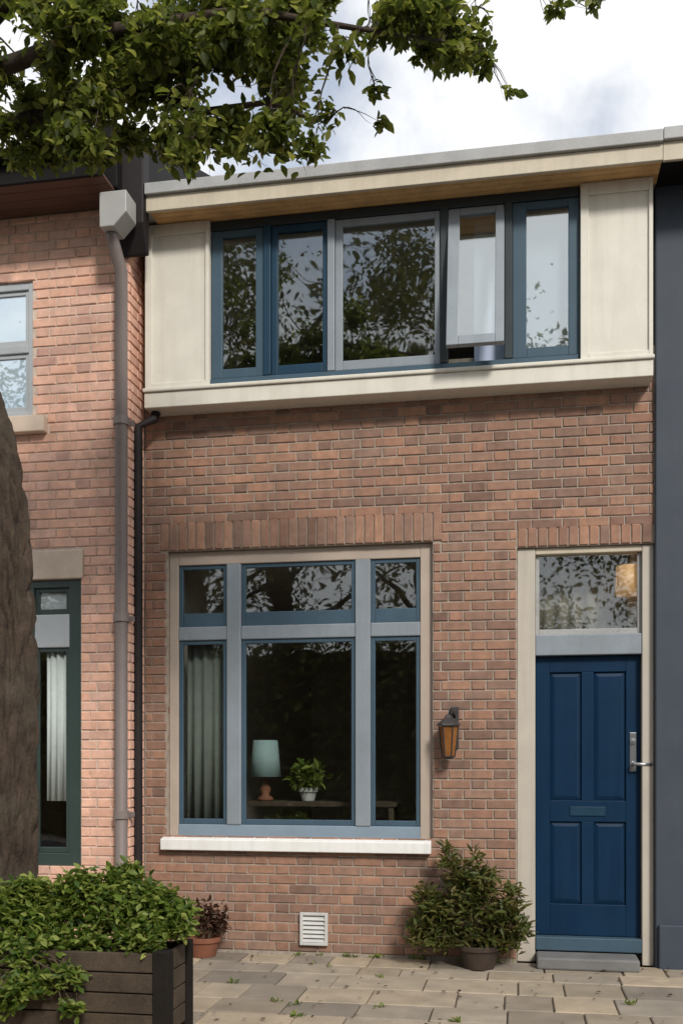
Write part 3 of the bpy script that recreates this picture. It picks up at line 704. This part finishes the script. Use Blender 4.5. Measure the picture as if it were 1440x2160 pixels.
MB().lathe([(.06, 0), (.07, .02), (.03, .05), (.045, .1), (.012, .16), (.010, .24)], (c.x, .42, tz), 18).build('lamp_base', 'terracotta', lp, smooth=True)
h2 = PZ(556, 1562, .42)
MB().lathe([(.13, .0), (.10, max(.12, h2 - tz - .2))], (c.x, .42, tz + .2), 24).build('lamp_shade', 'teal_shade', lp, smooth=True)
hq = P(650, 1690, .42)
hp_ = pot('houseplant_pot', 'pot_pale', 'pale pot of the houseplant inside the ground floor window', 'pot', Vector((hq.x, .42, tz + .002)), .05, .07, .11)
shrub('houseplant', 'green houseplant inside the ground floor window beside the lamp', Vector((hq.x, .42, tz + .08)), [(Vector((hq.x, .40, tz + .2)), (.16, .1, .12), 160)], 'leaf_planter', .06, .11, .4, 41, stems=6, stem_r=.004)
curtain('fanlight_tone_net', 'hall_tone_net', 'unseen net curtain added to lift the fanlight over the navy door to a mid tone', 'curtain', ix0 + .01, ix1 - .01, .36, tr1 - .2, dz1 + .02, 7, .012)  # added to bring the dim hall behind the fanlight up to mid tone
c = P(1326, 1225, .2)
pl = thing('pendant_lamp', 'warm glowing hall lamp seen through the fanlight over the navy door', 'lamp', (c.x, .2, c.z + .15))
MB().lathe([(.10, -.11), (.095, .11)], (c.x, .2, c.z), 20).build('lamp_shade', 'lamp_glow', pl, smooth=True)
MB().tube([(c.x, .2, c.z + .1), (c.x, .2, c.z + .3)], .005, 6).build('cord', 'black_paint', pl)

# timber planter in the foreground
PYf = -2.55
PYb = PYf + .42
pxr = PX(408, PYb); ptop = PZ(400, 2012, PYf); pxl = pxr - 1.35
pt = thing('timber_planter', 'dark weathered timber planter box full of green shrubs on the pavement', 'planter', ((pxl + pxr) / 2, (PYf + PYb) / 2, .004))
nb = 4; bh = (ptop - .06) / nb
for k in range(nb):
    z0_ = .05 + k * bh
    mm = 'timber_black' if k < 2 else 'timber_dark'
    for (xa, xb, ya, yb) in ((pxl + .05, pxr - .09, PYf + .012, PYf + .04), (pxl + .05, pxr - .09, PYb - .04, PYb - .012), (pxr - .045, pxr - .017, PYf + .09, PYb - .09), (pxl + .017, pxl + .045, PYf + .09, PYb - .09)):
        box('plank', 'timber_dark', pt, xa, xb, ya, yb, z0_ + .004, z0_ + bh - .004, .005)
for xa in (pxl, pxr - .088):
    for ya in (PYf, PYb - .088): box('corner_post', 'timber_black', pt, xa, xa + .088, ya, ya + .088, .0, ptop, .006)
box('soil', 'soil', pt, pxl + .05, pxr - .05, PYf + .045, PYb - .045, .1, ptop - .05)
def planter_shrub(label, cxp, Y, lst, seed, m='leaf_planter', L=(.035, .07), asp=.5):
    base = Vector((PX(cxp, Y), Y, ptop - .05))
    cl = [(P(a, b_, Y + dy), (r, r * .8, r * .75), n_) for a, b_, r, n_, dy in lst]
    shrub('planter_shrub', label, base, cl, m, L[0], L[1], asp, seed, 'shrubs in the timber planter', upright=.15, stems=14)
planter_shrub('bright green leafy shrub at the right end of the timber planter', 300, -2.3,
    [(210, 1900, .16, 520, 0), (290, 1900, .15, 480, 0), (255, 1860, .10, 240, .05), (350, 1945, .12, 330, 0), (390, 1925, .07, 120, -.05), (300, 1975, .15, 420, -.12), (190, 1985, .12, 330, -.1), (170, 1870, .13, 380, 0), (240, 1930, .17, 520, -.05), (270, 1845, .09, 200, .1), (340, 1900, .10, 260, .05), (380, 1960, .08, 200, -.1)], 21)
planter_shrub('dark green shrub at the left end of the planter by the tree trunk', 60, -2.3,
    [(50, 1930, .18, 560, 0), (110, 1890, .13, 330, .05), (60, 1875, .10, 180, 0), (20, 2010, .16, 420, -.15), (120, 2000, .16, 440, -.15), (-60, 1950, .18, 420, 0), (-150, 1980, .2, 420, 0), (90, 1950, .17, 520, -.05), (140, 1925, .14, 380, 0), (20, 1900, .14, 330, 0), (60, 2030, .15, 420, -.2)], 22)
planter_shrub('low trailing greenery spilling over the front of the timber planter', 90, -2.5,
    [(60, 2080, .12, 260, -.12), (140, 2060, .09, 160, -.12), (150, 2130, .06, 90, -.14), (0, 2110, .12, 200, -.12)], 23)

# ================================================================== TREES
def bark_tube(pts, rad, seed, seg=110, sub=26):
    """trunk with furrowed bark: plates between wandering vertical fissures"""
    from mathutils import noise
    pts = [Vector(p) for p in pts]; Q = []; Rr = []
    for i in range(len(pts) - 1):
        p0, p1, p2, p3 = pts[max(i - 1, 0)], pts[i], pts[i + 1], pts[min(i + 2, len(pts) - 1)]
        for k in range(sub):
            u = k / sub
            Q.append(.5 * ((2 * p1) + (p2 - p0) * u + (2 * p0 - 5 * p1 + 4 * p2 - p3) * u * u + (3 * p1 - p0 - 3 * p2 + p3) * u ** 3)); Rr.append(rad[i] * (1 - u) + rad[i + 1] * u)
    Q.append(pts[-1]); Rr.append(rad[-1]); mb = MB(); n = len(Q)
    for i, p in enumerate(Q):
        for k in range(seg):
            an = 2 * math.pi * k / seg; r = Rr[i]
            v = Vector((math.cos(an) * r * 20, math.sin(an) * r * 20, p.z * 3.4 + seed))
            rdg = abs(noise.noise(v)) ; big = noise.noise(Vector((math.cos(an) * 1.3, math.sin(an) * 1.3, p.z * 1.1 + seed)))
            r = r * (1 + .10 * big) + .034 * min(rdg * 2.6, 1) - .022 + .008 * noise.noise(v * 3.1) + .004 * noise.noise(v * 7.3)
            mb.v.append((p.x + r * math.cos(an), p.y + r * math.sin(an), p.z))
    for i in range(n - 1):
        for k in range(seg):
            j = (k + 1) % seg; mb.f.append((i * seg + k, i * seg + j, (i + 1) * seg + j, (i + 1) * seg + k))
    return mb
def grow_tree(name, label, base, trunk_pts, trunk_r, limbs, clumps, m, L0, L1, asp, seed, group=None, droop=.25):
    rg = np.random.default_rng(seed); rr = random.Random(seed)
    t = thing(name, label, 'tree', base, group)
    bark_tube(trunk_pts, trunk_r, seed).build('trunk', 'bark', t, smooth=False)
    for pts, r in limbs: MB().tube(pts, r, 9, .06, rr).build('limb', 'bark', t, smooth=True)
    ends = []
    for p, _ in limbs:
        for a_, b_ in zip(p[:-1], p[1:]):
            for k in range(6): ends.append(Vector(a_).lerp(Vector(b_), k / 6))
        ends.append(Vector(p[-1]))
    tw = MB()
    def twig(a_, b_, r0, sag):
        d_ = b_ - a_; ln_ = d_.length; n_ = 6; off = Vector((rr.uniform(-1, 1), rr.uniform(-1, 1), rr.uniform(-.3, 1))) * ln_ * .16
        pts_ = [a_ + d_ * (k / n_) + off * math.sin(math.pi * k / n_) + Vector((rr.uniform(-1, 1), rr.uniform(-1, 1), rr.uniform(-1, 1))) * ln_ * .025 - Vector((0, 0, sag * ln_ * (k / n_) ** 2)) for k in range(n_ + 1)]
        tw.tube(pts_, [r0 * (1 - .85 * k / n_) for k in range(n_ + 1)], 5); return pts_
    for c_, r_, n_ in clumps:
        c_ = Vector(c_); e = min(ends, key=lambda q: (q - c_).length)
        st_ = twig(e, c_ + Vector((0, 0, .02)), .003 + .007 * min(1, (e - c_).length), .03)
        for k in range(5):
            tip = c_ + Vector((rr.uniform(-1, 1) * r_[0], rr.uniform(-1, 1) * r_[1], rr.uniform(-.9, .6) * r_[2]))
            twig(st_[rr.choice((3, 4, 5, 6))], tip, .0035, .08)
    tw.build('twigs', 'bark', t)
    pts = np.concatenate([blob(c_, r_, n_, rg, .15) for c_, r_, n_ in clumps])
    leaves_mesh('crown', m, t, pts, L0, L1, asp, rg, droop=droop)
    return t
TY = -1.75; CY = -2.65
b = Vector((PX(-6, TY), TY, 0))
TPt = [(2, 2030), (8, 1850), (14, 1650), (14, 1450), (10, 1250), (0, 1080), (-20, 930), (-60, 780), (-100, 600), (-120, 400)]
trunk = [P(a, c_, TY) for a, c_ in TPt]; trunk[0].z = -.02
tr = [.205, .19, .182, .18, .175, .165, .15, .135, .12, .10]
lim = [([trunk[7], P(-190, 520, TY - .3), P(-90, 300, CY + .2), P(140, 225, CY + .1), P(300, 190, CY), P(430, 120, CY - .1)], [.09, .075, .05, .035, .025, .012]),
       ([trunk[8], P(-150, 330, TY - .5), P(-20, 150, CY - .1), P(200, 70, CY - .2), P(520, 20, CY - .2), P(760, 60, CY - .2), P(960, 90, CY - .2)], [.08, .06, .045, .035, .022, .012, .005]),
       ([trunk[9], P(-160, 200, TY - .5), P(0, 20, CY), P(240, -120, CY), P(600, -100, CY), P(1000, -70, CY)], [.08, .06, .045, .03, .016, .005]),
       ([P(300, 190, CY), P(430, 235, CY + .1), P(560, 215, CY + .2), P(690, 260, CY + .25)], [.025, .02, .014, .005])]
cl = []
rg_ = np.random.default_rng(99)
def addc(px_, py2, r, n_, dy=0.): cl.append((P(px_, py2, CY + dy), (r, r, r * .75), n_))
for i in range(95):      # dense part, top left
    a = rg_.uniform(-60, 620); c_ = rg_.uniform(-40, 330 - max(0, a - 450) * .2)
    addc(a, c_, rg_.uniform(.10, .19), int(rg_.uniform(90, 190)), rg_.uniform(-.4, .5))
for i in range(18):
    a = rg_.uniform(600, 1000); c_ = rg_.uniform(-40, 110)
    addc(a, c_, rg_.uniform(.07, .13), int(rg_.uniform(35, 70)), rg_.uniform(-.4, .3))
for i in range(16):
    addc(rg_.uniform(680, 1000), rg_.uniform(0, 120), rg_.uniform(.07, .12), int(rg_.uniform(50, 90)), rg_.uniform(-.3, .3))
for (a, c_, r, n_) in ((690, 240, .09, 40), (790, 190, .05, 30), (800, 260, .05, 22), (1020, 130, .07, 50), (1000, 60, .11, 80), (930, 40, .11, 90), (860, 60, .10, 70), (660, 310, .07, 60), (1175, 15, .05, 34), (1250, 5, .05, 26), (1075, 190, .03, 14), (40, 330, .1, 60), (110, 320, .11, 170), (600, 170, .1, 80), (440, 280, .1, 130), (380, 320, .09, 100)): addc(a, c_, r, n_, rg_.uniform(-.2, .2))
for i in range(10): addc(rg_.uniform(-500, -60), rg_.uniform(-200, 300), .22, 150, rg_.uniform(-.6, .6))
for i in range(6): addc(rg_.uniform(-100, 500), rg_.uniform(-250, -80), .2, 120, rg_.uniform(-.5, .5))
grow_tree('street_tree', 'leaning tree with dark trunk at left and leafy crown over the rooftops', b, trunk, tr, lim, cl, 'leaf_tree', .035, .075, .55, 31)

# trees across the street, seen mirrored in the panes
def far_tree(x, y, h, seed, label):
    rg = np.random.default_rng(seed); rr = random.Random(seed)
    base = Vector((x, y, -.16)); tp = [base, base + Vector((.1, 0, h * .25)), base + Vector((-.1, .1, h * .5)), base + Vector((0, 0, h * .8))]
    lim = []; cl = []
    for k in range(7):
        a = rr.uniform(0, 6.28); s = base + Vector((0, 0, h * rr.uniform(.25, .6))); e = s + Vector((math.cos(a) * h * .28, math.sin(a) * h * .22, h * .18)); lim.append(([s, (s + e) / 2 + Vector((0, 0, .2)), e], [.12, .08, .03]))
    for k in range(46):
        a = rr.uniform(0, 6.28); q = rr.random() ** .5; zz = rr.uniform(.22, 1)
        R_ = h * .34 * (1 - (zz - .55) ** 2 * 2.2)
        cl.append((base + Vector((math.cos(a) * q * R_, math.sin(a) * q * R_, h * zz)), (h * .085,) * 3, 330))
    grow_tree('far_tree', label, base, tp, [.3, .24, .2, .08], lim, cl, 'leaf_far', .10, .21, .6, seed, 'trees across the street')
for i, (x, y, h, lb) in enumerate(((-9, -19, 13.5, 'tall tree across the street, mirrored in the leftmost upper panes'), (-2.5, -21, 15, 'tall tree across the street, mirrored in the large upper pane'), (4.5, -20, 12, 'tree across the street facing the navy door'), (-6, -17, 16, 'tallest tree across the street, mirrored in the second upper pane'), (-15, -22, 14, 'tree across the street facing the pink brick house'))):
    far_tree(x, y, h, 50 + i, lb)

def hedge(x0, x1, y, h, seed, label):
    rg = np.random.default_rng(seed); n = 26000
    t = thing('hedge', label, 'hedge', ((x0 + x1) / 2, y, -.16), 'hedges across the street')
    pts = np.stack([rg.uniform(x0, x1, n), y + .75 + .25 * rg.normal(size=n), -.16 + rg.uniform(0, 1, n) * (h + .35 * np.sin(rg.uniform(x0, x1, n)))], 1)
    leaves_mesh('foliage', 'leaf_far', t, pts, .10, .19, .6, rg)
    MB().box(x0, x1, y - .3, y + .6, -.159, h * .9).build('core', 'soil', t)
hedge(-24, 0, -13.5, 4.2, 71, 'tall dark hedge across the street, mirrored in the ground floor window')
hedge(.2, 16, -13.6, 3.6, 72, 'lower dark hedge across the street, mirrored in the fanlight')

# fallen leaves on the paving
rgl = np.random.default_rng(5); nl_ = 230
fp = np.stack([rgl.uniform(-3, 2.2, nl_), -rgl.random(nl_) ** 1.6 * 2.6 - .03, np.full(nl_, .012)], 1)
base_l = thing('fallen_leaves', 'small dry leaves scattered on the stone paving', 'leaves', (0, -1, 0))
lo_ = leaves_mesh('leaf_litter', 'leaf_pot', base_l, fp, .02, .045, .6, rgl, upright=0.); base_l['kind'] = 'stuff'
for v in lo_.data.vertices: v.co.z *= .25
lo_.location.z = .012

# weeds along the foot of the wall and in the joints
rgw = np.random.default_rng(8); wp = []
for k in range(34):
    x_ = rgw.uniform(-2.1, 1.1); y_ = -.02 if k < 24 else -rgw.uniform(.2, 2.2); n_ = int(rgw.integers(4, 14))
    wp.append(np.stack([x_ + rgw.normal(size=n_) * .02, y_ - np.abs(rgw.normal(size=n_)) * .012, np.full(n_, .002)], 1))
bw = thing('weeds', 'tiny weeds sprouting along the foot of the brick wall', 'weeds', (-.5, -.02, 0)); bw['kind'] = 'stuff'
leaves_mesh('weed_leaves', 'leaf_planter', bw, np.concatenate(wp), .02, .05, .3, rgw, upright=.75)
